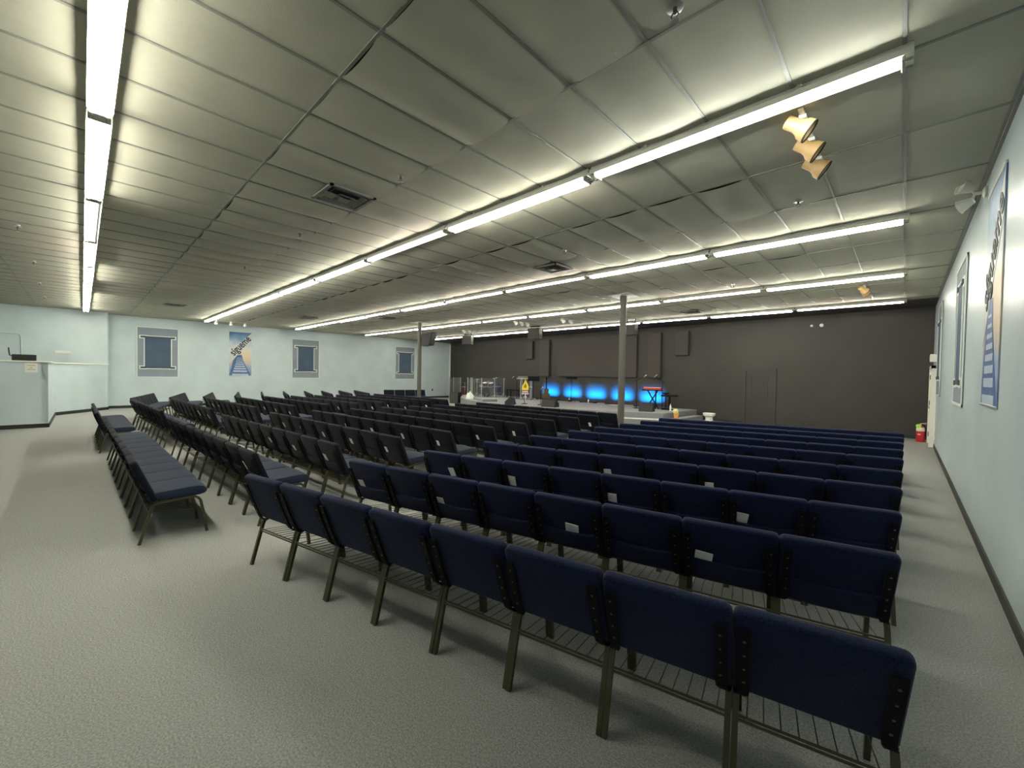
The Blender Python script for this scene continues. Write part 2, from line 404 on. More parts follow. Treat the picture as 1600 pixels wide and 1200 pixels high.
CARDS = [('cr', 0, 8, -.19, .60, .03, .075), ('cr', 1, 2, .12, .58), ('cr', 1, 4, .05, .565), ('cr', 1, 6, -.07, .562), ('cr', 1, 8, -.13, .575), ('cr', 2, 1, -.15, .585), ('cr', 2, 2, .17, .585),
 ('cr', 2, 4, .02, .575), ('cr', 2, 6, -.07, .572), ('cr', 2, 8, -.13, .57), ('cr', 3, 2, .16, .578), ('cr', 3, 4, .09, .582), ('cr', 3, 6, .01, .582), ('cr', 3, 8, -.09, .575),
 ('cl', 2, 1, -.1, .594), ('cl', 2, 2, .11, .593), ('cl', 2, 6, -.15, .58), ('cl', 2, 7, .17, .575), ('cl', 1, 8, -.15, .587), ('cl', 1, 6, -.02, .61), ('cl', 3, 4, .08, .573), ('cl', 3, 6, -.08, .57), ('cl', 3, 8, -.15, .575),
 ('cl', 4, 4, .02, .57), ('cl', 5, 6, .08, .575), ('cl', 6, 7, .11, .575), ('cl', 7, 6, .16, .57), ('cl', 7, 8, .09, .572), ('cl', 8, 8, .04, .58), ('cr', 4, 8, -.15, .575), ('cr', 5, 8, -.06, .575), ('cr', 8, 8, .04, .575),
 ('right', 2, 0, .11, .595, .075, .075), ('right', 2, 2, -.16, .597, .085, .095), ('right', 1, 0, -.13, .575, .07, .055), ('right', 1, 2, -.16, .568, .07, .04), ('right', 1, 4, .03, .572, .10, .045), ('right', 2, 4, -.16, .585, .085, .07),
 ('right', 3, 3, -.16, .602, .09, .06), ('right', 2, 6, -.16, .585, .085, .075), ('right', 1, 6, -.13, .572, .10, .035), ('right', 3, 5, -.15, .60, .08, .06)]
CARDKEY = {(c[0], c[1], c[2]) for c in CARDS}
place = {}; protos_used = set(); stuff_pts = []
crnd = random.Random(11)
for nm, k, n, L, R_ in BLOCKS:
    L = Vector(L); R_ = Vector(R_); u = (R_-L).normalized(); nv = Vector((-u.y, u.x)); ln = (R_-L).length; a = math.atan2(u.y, u.x)
    for i in range(n):
        s = (i+.5)/n*ln; j = crnd.uniform(-.004, .004); p = L + u*s + nv*(.062+j); rz = a + crnd.uniform(-.004, .004)
        if nm == 'fl' and k >= 3:
            stuff_pts.append((p, rz)); continue
        proto = chair_near if (nm == 'right' and k == 0) else chair_near_p if (nm == 'right' and k <= 2) else chair_far if nm == 'right' else chair_mid
        if proto.name not in protos_used: protos_used.add(proto.name); c = proto
        else: c = copy_tree(proto)
        c.location = (p.x, p.y, 0); c.rotation_euler = (0, 0, rz)
        place[(nm, k, i)] = (p.copy(), rz)
        wc = ' with white card' if (nm, k, i) in CARDKEY else ''
        if nm in BN:
            c['label'] = '%s padded chair%s, %s from left, %s of %s' % ('navy' if nm == 'right' else 'dark', wc, ORD[i], RN[k], BN[nm]); c['group'] = 'chairs in the ' + BN[nm]
        elif nm == 'near':
            c['label'] = 'dark blue chair, %s from the aisle in near half of the rearmost bench row' % ORD[9-i]; c['group'] = 'chairs in the rearmost row'
        elif nm == 'farb':
            c['label'] = 'dark blue chair, %s from the gap in far half of the rearmost bench row' % ORD[5-i]; c['group'] = 'chairs in the rearmost row'
        else:
            c['label'] = 'dark chair in sideways row by the left wall, %s counting from the stage side' % ORD[i]; c['group'] = 'sideways chairs by the left wall'
# the farthest chairs beyond the 300 largest: one object
bm = bmesh.new()
for p, rz in stuff_pts:
    mtx = Matrix.Translation((p.x, p.y, 0)) @ Matrix.Rotation(rz, 4, 'Z')
    for ch in list(chair_mid.children):
        tmp = bmesh.new(); tmp.from_mesh(ch.data); bmesh.ops.transform(tmp, matrix=mtx, verts=tmp.verts)
        me = bpy.data.meshes.new('tmp'); tmp.to_mesh(me); tmp.free()
        nf = len(bm.faces); bm.from_mesh(me); bm.faces.ensure_lookup_table()
        mi = {M_fabric2.name: 0, M_seat.name: 1, M_tube.name: 2, M_black.name: 3}[ch.data.materials[0].name]
        for f in bm.faces[nf:]: f.material_index = mi
        bpy.data.meshes.remove(me)
me = bpy.data.meshes.new('banquet_chairs'); bm.to_mesh(me); bm.free()
for m_ in (M_fabric2, M_seat, M_tube, M_black): me.materials.append(m_)
o = bpy.data.objects.new('banquet_chairs', me); C.objects.link(o)
tag(o, 'distant rows of dark padded chairs in the far-left seating block', 'chairs', kind='stuff')
# white cards in the back pockets
for q, cd in enumerate(CARDS):
    nm, k, i, dx, z = cd[:5]; w_, h_ = (cd[5], cd[6]) if len(cd) > 5 else (.055+.02*crnd.random(), .075+.02*crnd.random())
    p, rz = place[(nm, k, i)]; tilt = math.atan2(.15, .38)
    h2 = h_+.05
    y = .03 - (z-.595)*math.tan(tilt) - .034
    b = MB(); b.box((0, 0, -.025), (w_, .006, h2), bev=.0015, seg=1); o = b.build('card', M_card)
    mtx = Matrix.Translation((p.x, p.y, 0)) @ Matrix.Rotation(rz, 4, 'Z') @ Matrix.Translation((dx, y, z)) @ Matrix.Rotation(tilt+.1, 4, 'X') @ Matrix.Rotation(crnd.uniform(-.14, .14), 4, 'Y')
    o.matrix_world = mtx
    tag(o, 'white card in back pocket of chair %s from left, %s, %s' % (ORD[i], RN[k], BN[nm]), 'card', 'white cards in chair pockets')

# ------------------------------------------------------------------ wall panels (painted faux windows) and banners
def faux_window(label, wall, y, z, w, h, iw, ih):
    """wall 'L' faces +x, wall 'R' faces -x"""
    if wall == 'L': t = thing('wall_panel', label, 'wall panel', (XL+.002, y, z), rot=(PI/2, 0, PI/2))
    else: t = thing('wall_panel', label, 'wall panel', (XR-.002, y, z), rot=(PI/2, 0, -PI/2))
    t['group'] = 'painted window panels'
    b = MB(); b.box((0, 0, .006), (w, h, .012)); b.build('board', M_slate, t)
    b = MB(); e = .035
    for s in (-1, 1):
        b.box((s*(w/2-e/2), 0, .014), (e, h, .016)); b.box((0, s*(h/2-e/2), .014), (w, e, .016))
    b.build('border', M_line, t)
    b = MB(); b.box((0, 0, .017), (iw, ih, .010)); b.build('navy_field', M_navyp, t)
    b = MB(); o_ = .035
    for s in (-1, 1):
        b.box((s*(iw/2+o_/2), 0, .015), (o_, ih, .014)); b.box((0, s*(ih/2+o_/2+.02), .015), (iw-.1, o_, .014))
        for q in (-1, 1): b.box((s*(iw/2+.05), q*(ih/2-.01), .0145), (.26, .15, .013))
    b.build('outline', M_line, t)
    for q in (-1, 1):
        b = MB(); b.box((0, q*(ih/2-.0), .020), (iw+.04, .04, .014))
        for s in (-1, 1): b.box((s*(iw/2+.05), q*(ih/2-.01), .020), (.18, .075, .016), bev=.02, seg=2)
        b.build('rod', M_rod, t)
    return t
faux_window('painted window panel on left wall nearest the corner partition', 'L', 2.28, 2.36, 1.40, 2.16, .86, 1.32)
faux_window('painted window panel on left wall between banner and side chairs', 'L', 8.35, 2.33, 1.42, 2.10, .80, 1.30)
faux_window('painted window panel on left wall beside the column', 'L', 14.45, 2.31, 1.45, 2.10, .90, 1.30)
faux_window('painted window panel on right wall beyond the banner', 'R', 9.0, 2.38, 1.45, 2.10, .62, 1.45)
faux_window('painted window panel on right wall nearest the white door', 'R', 14.0, 2.42, 1.45, 2.15, .82, 1.32)

def bannermat():
    m = bpy.data.materials.new('sunset_sky_banner_print'); m.use_nodes = True; nt = m.node_tree; bs = nt.nodes['Principled BSDF']; bs.inputs['Roughness'].default_value = .5
    tc = nt.nodes.new('ShaderNodeTexCoord'); sp = nt.nodes.new('ShaderNodeSeparateXYZ'); nt.links.new(tc.outputs['Object'], sp.inputs[0])
    nz = nt.nodes.new('ShaderNodeTexNoise'); nz.inputs['Scale'].default_value = 2.5; nz.inputs['Detail'].default_value = 5; nt.links.new(tc.outputs['Object'], nz.inputs['Vector'])
    a = nt.nodes.new('ShaderNodeMath'); a.operation = 'MULTIPLY_ADD'; a.inputs[1].default_value = .7; nt.links.new(nz.outputs['Fac'], a.inputs[0]); nt.links.new(sp.outputs['Y'], a.inputs[2])
    mr = nt.nodes.new('ShaderNodeMapRange'); mr.inputs[1].default_value = -.7; mr.inputs[2].default_value = 1.4; nt.links.new(a.outputs[0], mr.inputs[0])
    r = nt.nodes.new('ShaderNodeValToRGB'); e = r.color_ramp.elements
    e[0].position = .0; e[0].color = (.10, .16, .36, 1); e[1].position = 1.; e[1].color = (.05, .14, .32, 1)
    for ps, cc in ((.18, (.30, .38, .55, 1)), (.34, (.62, .50, .36, 1)), (.52, (.72, .60, .45, 1)), (.66, (.60, .64, .66, 1)), (.84, (.20, .34, .50, 1))):
        q = e.new(ps); q.color = cc
    nt.links.new(mr.outputs[0], r.inputs[0]); nt.links.new(r.outputs[0], bs.inputs['Base Color']); return m
M_ban = bannermat()
M_pier = mat('blue_pier_print', (.07, .13, .30), .5, nscale=8, namt=.2)
M_plank = mat('pale_plank_print', (.42, .50, .62), .5)
M_sash = mat('white_sash_print', (.55, .58, .56), .5)
def text_mesh(name, body, size, m, parent, loc, rot=(0, 0, 0), ext=.002, sx=1.):
    cu = bpy.data.curves.new('t', 'FONT'); cu.body = body; cu.size = size; cu.align_x = 'CENTER'; cu.align_y = 'CENTER'; cu.extrude = ext; cu.offset = size*.022; cu.fill_mode = 'BOTH'
    o = bpy.data.objects.new('t', cu); C.objects.link(o); bpy.context.view_layer.update()
    me = bpy.data.meshes.new_from_object(o.evaluated_get(bpy.context.evaluated_depsgraph_get())); bpy.data.objects.remove(o)
    me.materials.clear(); me.materials.append(m); n = bpy.data.objects.new(name, me); C.objects.link(n); n.parent = parent; n.location = loc; n.rotation_euler = rot; n.scale = (sx, 1, 1); return n
def banner(label, wall, y, z, w, h):
    if wall == 'L': t = thing('banner', label, 'banner', (XL+.003, y, z), rot=(PI/2, 0, PI/2))
    else: t = thing('banner', label, 'banner', (XR-.003, y, z), rot=(PI/2, 0, -PI/2))
    b = MB(); b.box((0, 0, .004), (w, h, .008)); b.build('banner_sheet', M_ban, t)
    b = MB()   # pier trapezoid running into the distance
    b.prism([(-w/2+.01, -h/2), (w/2-.01, -h/2), (w*.12, -h*.14), (w*.06, -h*.02), (-w*.14, -h*.02), (-w*.34, -h*.16)], .003, Matrix.Translation((0, 0, .008)))
    b.build('pier_picture', M_pier, t)
    b = MB(); n = 8
    for i in range(n):
        f = (i/n)**.8; yy = -h/2+.06+f*h*.42; ww = w*(.86-.68*f); b.box((-w*.03*f*1.5, yy, .012), (ww*.86, .085*(1-f)+.018, .003))
    b.build('plank_picture', M_plank, t)
    b = MB(); b.prism([(-w/2, -h*.0), (-w/2, -h*.24), (w/2, h*.27), (w/2, h*.46)], .002, Matrix.Translation((0, h*.02, .009))); b.build('sash_picture', M_sash, t)
    text_mesh('lettering', 's\u00edgueme', w*.50, M_lettr, t, (0.0, h*.185, .0135), (0, 0, math.atan2(.49*h, w)), sx=.74)
    for q in (-1, 1):
        b = MB(); b.box((0, q*(h/2-.01), .008), (w+.01, .025, .016), bev=.004, seg=1); b.build('hem_bar', M_metal, t)
    return t
banner('tall banner with a pier at sunset on the left wall', 'L', 5.33, 2.45, .92, 2.14)
banner('tall banner with a pier at sunset on the right wall', 'R', 5.92, 2.50, .98, 2.12)

# ------------------------------------------------------------------ right wall: door, boxes, extinguisher, wall fan light
def door_white():
    b = MB(); y0, y1 = 15.05, 16.15; d = .10
    for yy in (y0+.04, y1-.04): b.box((XR-d/2, yy, 1.05), (d, .08, 2.10))
    b.box((XR-d/2, (y0+y1)/2, 2.06), (d, y1-y0, .08)); fr_ = struct(b.build('door_2', M_white))
    b = MB(); b.box((XR-.045, (y0+y1)/2, 1.01), (.05, y1-y0-.16, 2.02), bev=.004, seg=1); b.build('door_leaf', M_white, fr_)
    for z in (.25, 1.1, 1.8):
        b = MB(); b.tube([(XR-.075, y1-.11, z-.06), (XR-.075, y1-.11, z+.06)], .014, 8); b.build('hinge', M_post, fr_)
    b = MB(); b.box((XR-.085, (y0+y1)/2, 1.0), (.03, y1-y0-.3, .07), bev=.008, seg=1); b.build('push_bar', M_metal, fr_)
door_white()
t = thing('exit_light', 'small cream box on the right wall above the white door', 'wall box', (XR-.06, 15.4, 2.30))
b = MB(); b.box((0, 0, 0), (.12, .30, .20), bev=.012); b.build('case', M_white, t)
b = MB(); b.box((-.062, 0, 0), (.006, .22, .12), bev=.002, seg=1); b.build('face_plate', M_house, t)
t = thing('wall_hook', 'small white bracket low on the right wall beside the door', 'bracket', (XR, 14.7, .28))
b = MB(); b.box((-.005, 0, 0), (.01, .05, .05)); b.tube([(-.01, 0, 0), (-.09, 0, 0), (-.10, 0, .015)], .010, 6); b.build('bracket_arm', M_white, t)
t = thing('fire_extinguisher', 'red fire extinguisher on the floor at the far right corner', 'fire extinguisher', (.36, 16.2, 0))
b = MB(); b.lathe([(0, 0), (.085, 0), (.09, .02), (.09, .36), (.075, .42), (.035, .455), (.03, .47), (0, .47)], n=20); b.build('cylinder', M_extred, t, smooth=True)
b = MB(); b.lathe([(.0915, .30), (.0915, .36), (.079, .405)], n=20); b.build('instruction_label', M_white, t, smooth=True)
b = MB(); b.box((-.03, -.089, .21), (.06, .008, .025)); b.build('white_mark', M_card, t)
b = MB(); b.lathe([(.022, .47), (.022, .51), (0, .51)], n=10); b.tube([(-.02, 0, .50), (.12, 0, .53)], .010, 6); b.tube([(0, 0, .515), (.11, 0, .49)], .008, 6); b.build('valve_handle', M_metal, t)
b = MB(); b.lathe([(0, 0), (.055, 0), (.055, .012), (0, .012)], (-.045, -.07, .44), 16, rot=RX_(PI/2)); b.build('inspection_tag', M_lime, t)
b = MB(); b.tube([(.02, 0, .49), (.07, -.02, .45), (.10, -.03, .30), (.095, -.03, .16)], .011, 6); b.build('hose', M_black, t)
# adjustable twin flood lamp high on the right wall
t = thing('wall_floodlight', 'twin-headed cream floodlight high on the right wall above the banner', 'floodlight', (XR, 6.72, 3.72))
b = MB(); b.lathe([(.06, 0), (.06, .02), (.03, .035), (0, .035)], n=16, rot=RY_(-PI/2)); b.tube([(-.03, 0, 0), (-.10, 0, .0)], .018, 8); b.build('wall_mount', M_white, t, smooth=True)
for s, dz in ((1, .06), (-1, -.07)):
    rot = RY_(-PI/2+.35*s) @ RX_(.4*s)
    b = MB(); b.lathe([(0, 0), (.035, .0), (.05, .05), (.075, .12), (.08, .12), (.07, .12), (.06, .08)], (-.10, .02*s, dz), 16, rot=rot); hd = b.build('lamp_head', M_white, t, smooth=True)
    b = MB(); b.lathe([(0, .10), (.068, .10)], (-.10, .02*s, dz), 16, rot=rot); b.build('lens', M_offtube, hd)
    b = MB(); b.tube([(-.09, 0, 0), (-.11, .02*s, dz)], .012, 6); b.build('knuckle', M_white, t)

# ------------------------------------------------------------------ booth wall details (far left)
t = thing('equipment_box', 'black flat device with upright arm on the partition ledge', 'device', (-17.02, -1.06, PART_H+.04))
b = MB(); b.box((0, 0, .085), (.22, .42, .16), bev=.012); b.build('case', M_speaker, t)
b = MB(); b.tube([(0, -.21, .12), (0, -.25, .14), (.0, -.26, .22), (0, -.27, .34)], .014, 6); b.build('antenna', M_speaker, t)
t = thing('paper_notice', 'cream paper notice with three printed lines taped to the partition', 'notice', (-16.945, -.94, 1.63), rot=(PI/2, 0, PI/2))
b = MB(); b.box((0, 0, .002), (.22, .26, .003)); b.build('sheet', M_white, t)
b = MB()
for z, w_ in ((.06, .14), (.0, .04), (-.05, .16)): b.box((0, z, .0045), (w_, .012, .002))
b.build('printed_line', M_tbar, t)
t = thing('wall_conduit', 'pale painted conduit bent round on the left wall above the partition', 'conduit', (-22.85, 0, 0))
b = MB(); b.tube([(.015, -4.0, 2.83), (.015, -1.6, 2.82), (.015, -1.52, 2.78), (.015, -1.5, 2.70), (.015, -1.49, 2.0)], .016, 8); b.build('pipe', M_blue, t)
t = thing('wall_plate', 'pale yellow plate on the left wall beside the black device', 'wall plate', (-22.84, -.50, 2.22))
b = MB(); b.box((0, 0, 0), (.02, .40, .10), bev=.004, seg=1); b.build('plate', M_white, t)
t = thing('wall_outlet', 'small dark outlet on the left wall near the drum corner', 'outlet', (XL+.008, 16.6, .55))
b = MB(); b.box((0, 0, 0), (.016, .10, .14), bev=.003, seg=1); b.build('plate', M_speaker, t)

# ------------------------------------------------------------------ columns and hanging speakers
def column(x, y, r, label):
    t = thing('support_column', label, 'column', (x, y, 0)); t['group'] = 'steel support columns'
    b = MB(); b.lathe([(r, .012), (r, CEIL-.03)], n=20); b.build('shaft', M_post, t, smooth=True)
    b = MB(); b.box((0, 0, CEIL-.035), (.62, .62, .02), bev=.004, seg=1); b.build('ceiling_plate', M_house, t)
    b = MB(); b.box((0, 0, .006), (.30, .30, .012)); b.build('base_plate', M_post, t)
column(-5.46, 9.95, .088, 'dark round steel column rising right of the stage centre')
column(-14.98, 9.94, .085, 'dark round steel column near the left wall carrying a loudspeaker')
t = thing('speaker', 'dark wedge loudspeaker mounted on the left-hand column', 'speaker', (-14.62, 10.12, 3.12), rz=.35)
b = MB(); b.prism([(-.22, -.3), (.18, -.26), (.30, .28), (-.20, .20)], .36, Matrix(((1, 0, 0, 0), (0, 0, 1, -.18), (0, 1, 0, 0), (0, 0, 0, 1)))); b.build('cabinet', M_speaker, t)
b = MB(); b.box((.262, 0, .01), (.012, .32, .46), RY_(.22)); b.build('grille', M_grille, t)
b = MB(); b.box((-.24, -.02, -.02), (.10, .06, .10)); b.build('mount_bracket', M_black, t)
def flown(x, y, z, s, rz, label):
    t = thing('speaker', label, 'speaker', (x, y, z), rz=rz); t['group'] = 'loudspeakers hung above the stage'
    b = MB(); b.prism([(-.38*s, -.22*s), (.38*s, -.22*s), (.30*s, .26*s), (-.30*s, .26*s)], .62*s, Matrix(((1, 0, 0, 0), (0, 1, 0, 0), (0, 0, 1, -.31*s), (0, 0, 0, 1)))); b.build('cabinet', M_speaker, t)
    b = MB(); b.box((0, -.225*s, 0), (.70*s, .012, .54*s), bev=.004, seg=1); b.build('grille', M_grille, t)
    b = MB(); h = CEIL-.01-z
    for q in (-1, 1): b.tube([(q*.28*s, 0, .30*s), (q*.28*s, 0, h)], .012, 6)
    b.box((0, 0, min(h-.01, .45*s)), (.62*s, .04, .03)); b.build('hanging_frame', M_black, t)
flown(-11.9, 13.9, 3.50, .78, .15, 'black loudspeaker hung over the lectern side of the stage')
flown(-16.5, 13.9, 3.42, .70, .35, 'black loudspeaker hung over the drum side of the stage')
flown(-7.45, 14.2, 3.42, .62, -.1, 'black loudspeaker hung behind the right-hand column')

# ------------------------------------------------------------------ track spotlights
def track(x, y, n, label, m, s=1., gap=.45, head=(.4, .9, -.45), rail=True):
    t = thing('track_spotlights', label, 'track light', (x, y, CEIL-.012)); t['group'] = 'ceiling track spotlights'
    if rail:
        b = MB(); b.box((0, (n-1)*gap/2, -.012), (.035*s, (n-1)*gap+.25, .02)); b.build('rail', M_house, t)
    d = Vector(head).normalized(); q = Vector((0, 0, 1)).rotation_difference(d).to_matrix()
    for k in range(n):
        c = Vector((-.02, k*gap, -.105*s))
        st = MB(); st.box((0, k*gap, -.035), (.05*s, .05*s, .03)); st.tube([(0, k*gap, -.04), c], .010*s, 6); st.build('stem', M_card, t)
        b = MB(); b.lathe([(0, -.11*s), (.050*s, -.11*s), (.054*s, -.10*s), (.052*s, -.03*s), (.060*s, .0), (.082*s, .03*s), (.088*s, .08*s), (.080*s, .08*s), (.065*s, .02*s)], c, 20, rot=q)
        hd = b.build('lamp_head', m, t, smooth=True)
        b = MB(); b.lathe([(.080*s, .08*s), (.090*s, .08*s), (.090*s, .09*s), (.080*s, .09*s)], c, 20, rot=q); b.build('rim', M_speaker, hd, smooth=True)
        b = MB(); b.lathe([(0, .05*s), (.066*s, .055*s)], c, 20, rot=q); b.build('lens', M_offtube, hd)
    return t
track(-.66, 4.07, 3, 'three tan track spotlights hanging behind the nearest right lamp', M_tan, 1.0, .43, head=(.78, .2, -.6))
track(-.72, 12.3, 2, 'tan track spotlights near the dark wall on the right', M_tan, .9, .4, head=(.7, .5, -.6))
track(-22.0, 4.1, 3, 'white track spotlights at the top of the left wall', M_card, .8, .55, head=(-.6, .1, -.8))
track(-15.6, 12.9, 3, 'white track spotlights above the drum side of the stage', M_card, .85, .35, head=(.1, .9, -.5))
track(-11.3, 12.0, 3, 'white track spotlights above the lectern', M_card, .85, .35, head=(.1, .9, -.5))
track(-9.4, 12.6, 2, 'white track spotlights above the stage centre', M_card, .85, .5, head=(.1, .9, -.5))

# ------------------------------------------------------------------ ceiling vents, sprinklers
def vent(x, y, sx, sy, label):
    t = thing('ceiling_vent', label, 'ceiling vent', (x, y, CEIL-.045)); t['group'] = 'square ceiling vents'
    b = MB(); 
    for s in (-1, 1): b.box((s*(sx/2-.02), 0, 0), (.04, sy, .02)); b.box((0, s*(sy/2-.02), 0), (sx, .04, .02))
    b.build('frame', M_vent, t)
    b = MB(); b.box((0, 0, .03), (sx-.05, sy-.05, .015)); b.build('duct', M_ventd, t)
    for k, f in enumerate((.74, .44)):
        b = MB(); a, c = sx*f/2, sy*f/2; dz = -.004-.018*k
        for (p, q, r_, s_) in (((-a, -c), (a, -c), (a-.045, -c+.045), (-a+.045, -c+.045)), ((a, -c), (a, c), (a-.045, c-.045), (a-.045, -c+.045)), ((a, c), (-a, c), (-a+.045, c-.045), (a-.045, c-.045)), ((-a, c), (-a, -c), (-a+.045, -c+.045), (-a+.045, c-.045))):
            b.quad([(*p, dz-.012), (*q, dz-.012), (*r_, dz+.028), (*s_, dz+.028)])
        b.build('louvre', M_vent, t)
    b = MB(); b.box((0, 0, -.032), (sx*.22, sy*.22, .008)); b.build('centre_plate', M_vent, t)
vent(-5.06, 2.24, .56, .56, 'grey square vent in the dim ceiling left of the nearest long lamp row')
vent(-5.15, 6.52, .56, .56, 'grey square vent just in front of the middle lamp row')
vent(-5.05, 13.7, .58, .58, 'square vent beside the lamp row nearest the dark wall')
vent(-17.7, 2.15, .58, .58, 'square vent in the far left part of the ceiling')
vent(-17.4, 6.3, .58, .58, 'square vent near the left wall between two lamp rows')
vent(-14.9, 8.3, .58, .58, 'square vent in the ceiling beyond the left part of the middle lamps')
def sprinkler(x, y, label):
    t = thing('sprinkler', label, 'sprinkler', (x, y, CEIL)); t['group'] = 'ceiling sprinklers'
    b = MB(); b.lathe([(0, -.03), (.045, -.032), (.05, -.03), (.03, -.02), (.03, 0)], n=14); b.build('escutcheon', M_metal, t, smooth=True)
    b = MB(); b.tube([(0, 0, -.02), (0, 0, -.06)], .012, 8); b.tube([(.012, 0, -.055), (.022, 0, -.075), (0, 0, -.10)], .004, 5); b.tube([(-.012, 0, -.055), (-.022, 0, -.075), (0, 0, -.10)], .004, 5); b.build('head', M_post, t)
    b = MB(); b.lathe([(0, -.10), (.022, -.102), (.022, -.105), (0, -.104)], n=12); b.build('deflector', M_metal, t)
for x, y, l in ((-4.05, 2.42, 'sprinkler between the first two lamp rows, right of the square vent'), (-6.9, 2.36, 'sprinkler between the first two lamp rows, left of the square vent'), (-1.03, 2.40, 'sprinkler at the top edge of the photo'),
                (-10.0, 2.35, 'sprinkler far down the dim lane between first two lamp rows'), (-.99, 6.0, 'sprinkler in front of the second long lamp row near the right end'), (-4.3, 5.75, 'sprinkler before the middle lamp row near its centre'),
                (-6.45, 5.6, 'sprinkler before the middle lamp row, left of the vent'), (-4.3, 9.65, 'sprinkler beside the right-hand column top'), (-10.0, -.68, 'sprinkler left of the lamp row above the rear aisle, nearest'),
                (-13.1, -.68, 'sprinkler left of the rear aisle lamps, second'), (-16.3, -.75, 'sprinkler left of the rear aisle lamps, third'), (-19.4, -.8, 'sprinkler left of the rear aisle lamps, farthest'), (-2.9, 10.3, 'sprinkler between the two lamp rows nearest the stage')):
    sprinkler(x, y, l)

# ------------------------------------------------------------------ dark wall: panels, door, sensors
ang = math.atan2(YD_R-YD_L, XR-XL)
def wallthing(name, label, cat, x, z): return thing(name, label, cat, (x, dwall_y(x)-.002, z), rz=ang)
def panel(x0, x1, z0, z1, label, d=.10):
    t = wallthing('acoustic_panel', label, 'wall panel', (x0+x1)/2, (z0+z1)/2); t['group'] = 'dark panels on the stage wall'
    b = MB(); b.box((0, -d/2, 0), (x1-x0, d, z1-z0), bev=.012); b.build('padded_board', M_screen, t)
panel(-13.4, -8.75, 1.64, 3.62, 'wide dark rectangular panel filling the centre of the stage wall', .12)
panel(-14.65, -13.95, 1.63, 3.62, 'tall narrow dark panel left of the wide centre panel', .16)
panel(-15.75, -15.2, 2.59, 3.58, 'short dark panel farthest left above the lectern', .16)
panel(-8.2, -7.6, 1.65, 3.60, 'tall narrow dark panel right of the wide centre panel', .16)
panel(-7.0, -6.42, 2.60, 3.60, 'short dark panel farthest right above the stage end', .16)
b = MB(); x0, x1 = -4.37, -3.30
df = bpy.data.objects.new('door_1', None); C.objects.link(df); df.location = ((x0+x1)/2, dwall_y((x0+x1)/2)-.001, 0); df.rotation_euler = (0, 0, ang); struct(df)
b = MB()
for s in (-1, 1): b.box((s*.49, -.015, .98), (.09, .03, 1.96))
b.box((0, -.015, 2.0), (1.07, .03, .09)); b.build('door_frame', M_dark, df)
b = MB(); b.box((0, -.005, .98), (.88, .02, 1.94)); lf = b.build('door_leaf', M_dark, df)
b = MB()
for z0, z1 in ((.25, .80), (1.0, 1.80)):
    for s in (-1, 1): b.box((s*.26, -.02, (z0+z1)/2), (.03, .014, z1-z0)); b.box((0, -.02, z0 if s < 0 else z1), (.55, .014, .03))
b.build('raised_moulding', M_dark, lf)
for x, r, l in ((-2.05, .055, 'larger of two small round white fittings high on the dark wall'), (-2.32, .04, 'smaller of two small round white fittings high on the dark wall')):
    t = wallthing('wall_fitting', l, 'wall fitting', x, 3.50); b = MB(); b.lathe([(r, 0), (r, .03), (r*.7, .045), (0, .05)], n=16, rot=RX_(PI/2)); b.build('cover', M_card, t, smooth=True)

# ------------------------------------------------------------------ stage
SZ = .38
st = thing('stage', 'low grey carpeted stage platform against the dark wall', 'stage')
poly = [(-6.05, dwall_y(-6.05)-.02), (-6.2, 14.35), (-7.7, 13.62), (-10.2, 12.75), (-12.9, 12.35), (-15.9, 13.3), (-17.9, 14.6), (-19.6, 16.2), (-19.9, dwall_y(-19.9)-.02)]
b = MB(); b.prism(poly[::-1], SZ); b.build('platform', M_stagef, st)
b = MB(); b.prism(poly[::-1], .012, Matrix.Translation((0, 0, SZ))); b.build('carpet_top', M_stage, st)
def step(p0, p1, depth, label, h=.19):
    p0, p1 = Vector(p0), Vector(p1); d = (p1-p0).normalized(); nv = Vector((-d.y, d.x))
    t = thing('stage_step', label, 'step', (p0.x, p0.y, 0), rz=math.atan2(d.y, d.x)); L = (p1-p0).length
    b = MB(); b.box((L/2, -depth/2, h/2), (L, depth, h)); b.build('riser', M_stagef, t)
    b = MB(); b.box((L/2, -depth/2, h+.006), (L, depth, .012)); b.build('tread', M_stage, t)
    b = MB(); b.box((L/2, -depth+.01, h+.004), (L, .03, .03)); b.build('nosing', M_card, t)
step((-7.75, 13.58), (-6.25, 14.30), .38, 'low step at the right corner of the stage front')
step((-10.15, 12.73), (-7.78, 13.56), .38, 'low step along the stage front beside the column')
t = thing('stage_step', 'low step along the right side of the stage near the white basin', 'step', (-6.04, 16.9, 0), rz=-PI/2-.05)
b = MB(); b.box((1.2, .19, .095), (2.3, .34, .19)); b.build('riser', M_stagef, t)
b = MB(); b.box((1.2, .19, .196), (2.3, .34, .012)); b.build('tread', M_stage, t)
t = thing('stage_riser_block', 'grey carpeted block at the left corner of the stage', 'step', (-14.75, 13.55, SZ+.012), rz=-.45)
b = MB(); b.box((0, 0, .055), (1.7, .7, .11)); b.build('block', M_stagef, t)
b = MB(); b.box((0, 0, .116), (1.7, .7, .012)); b.build('block_top', M_stage, t)
SZ += .012
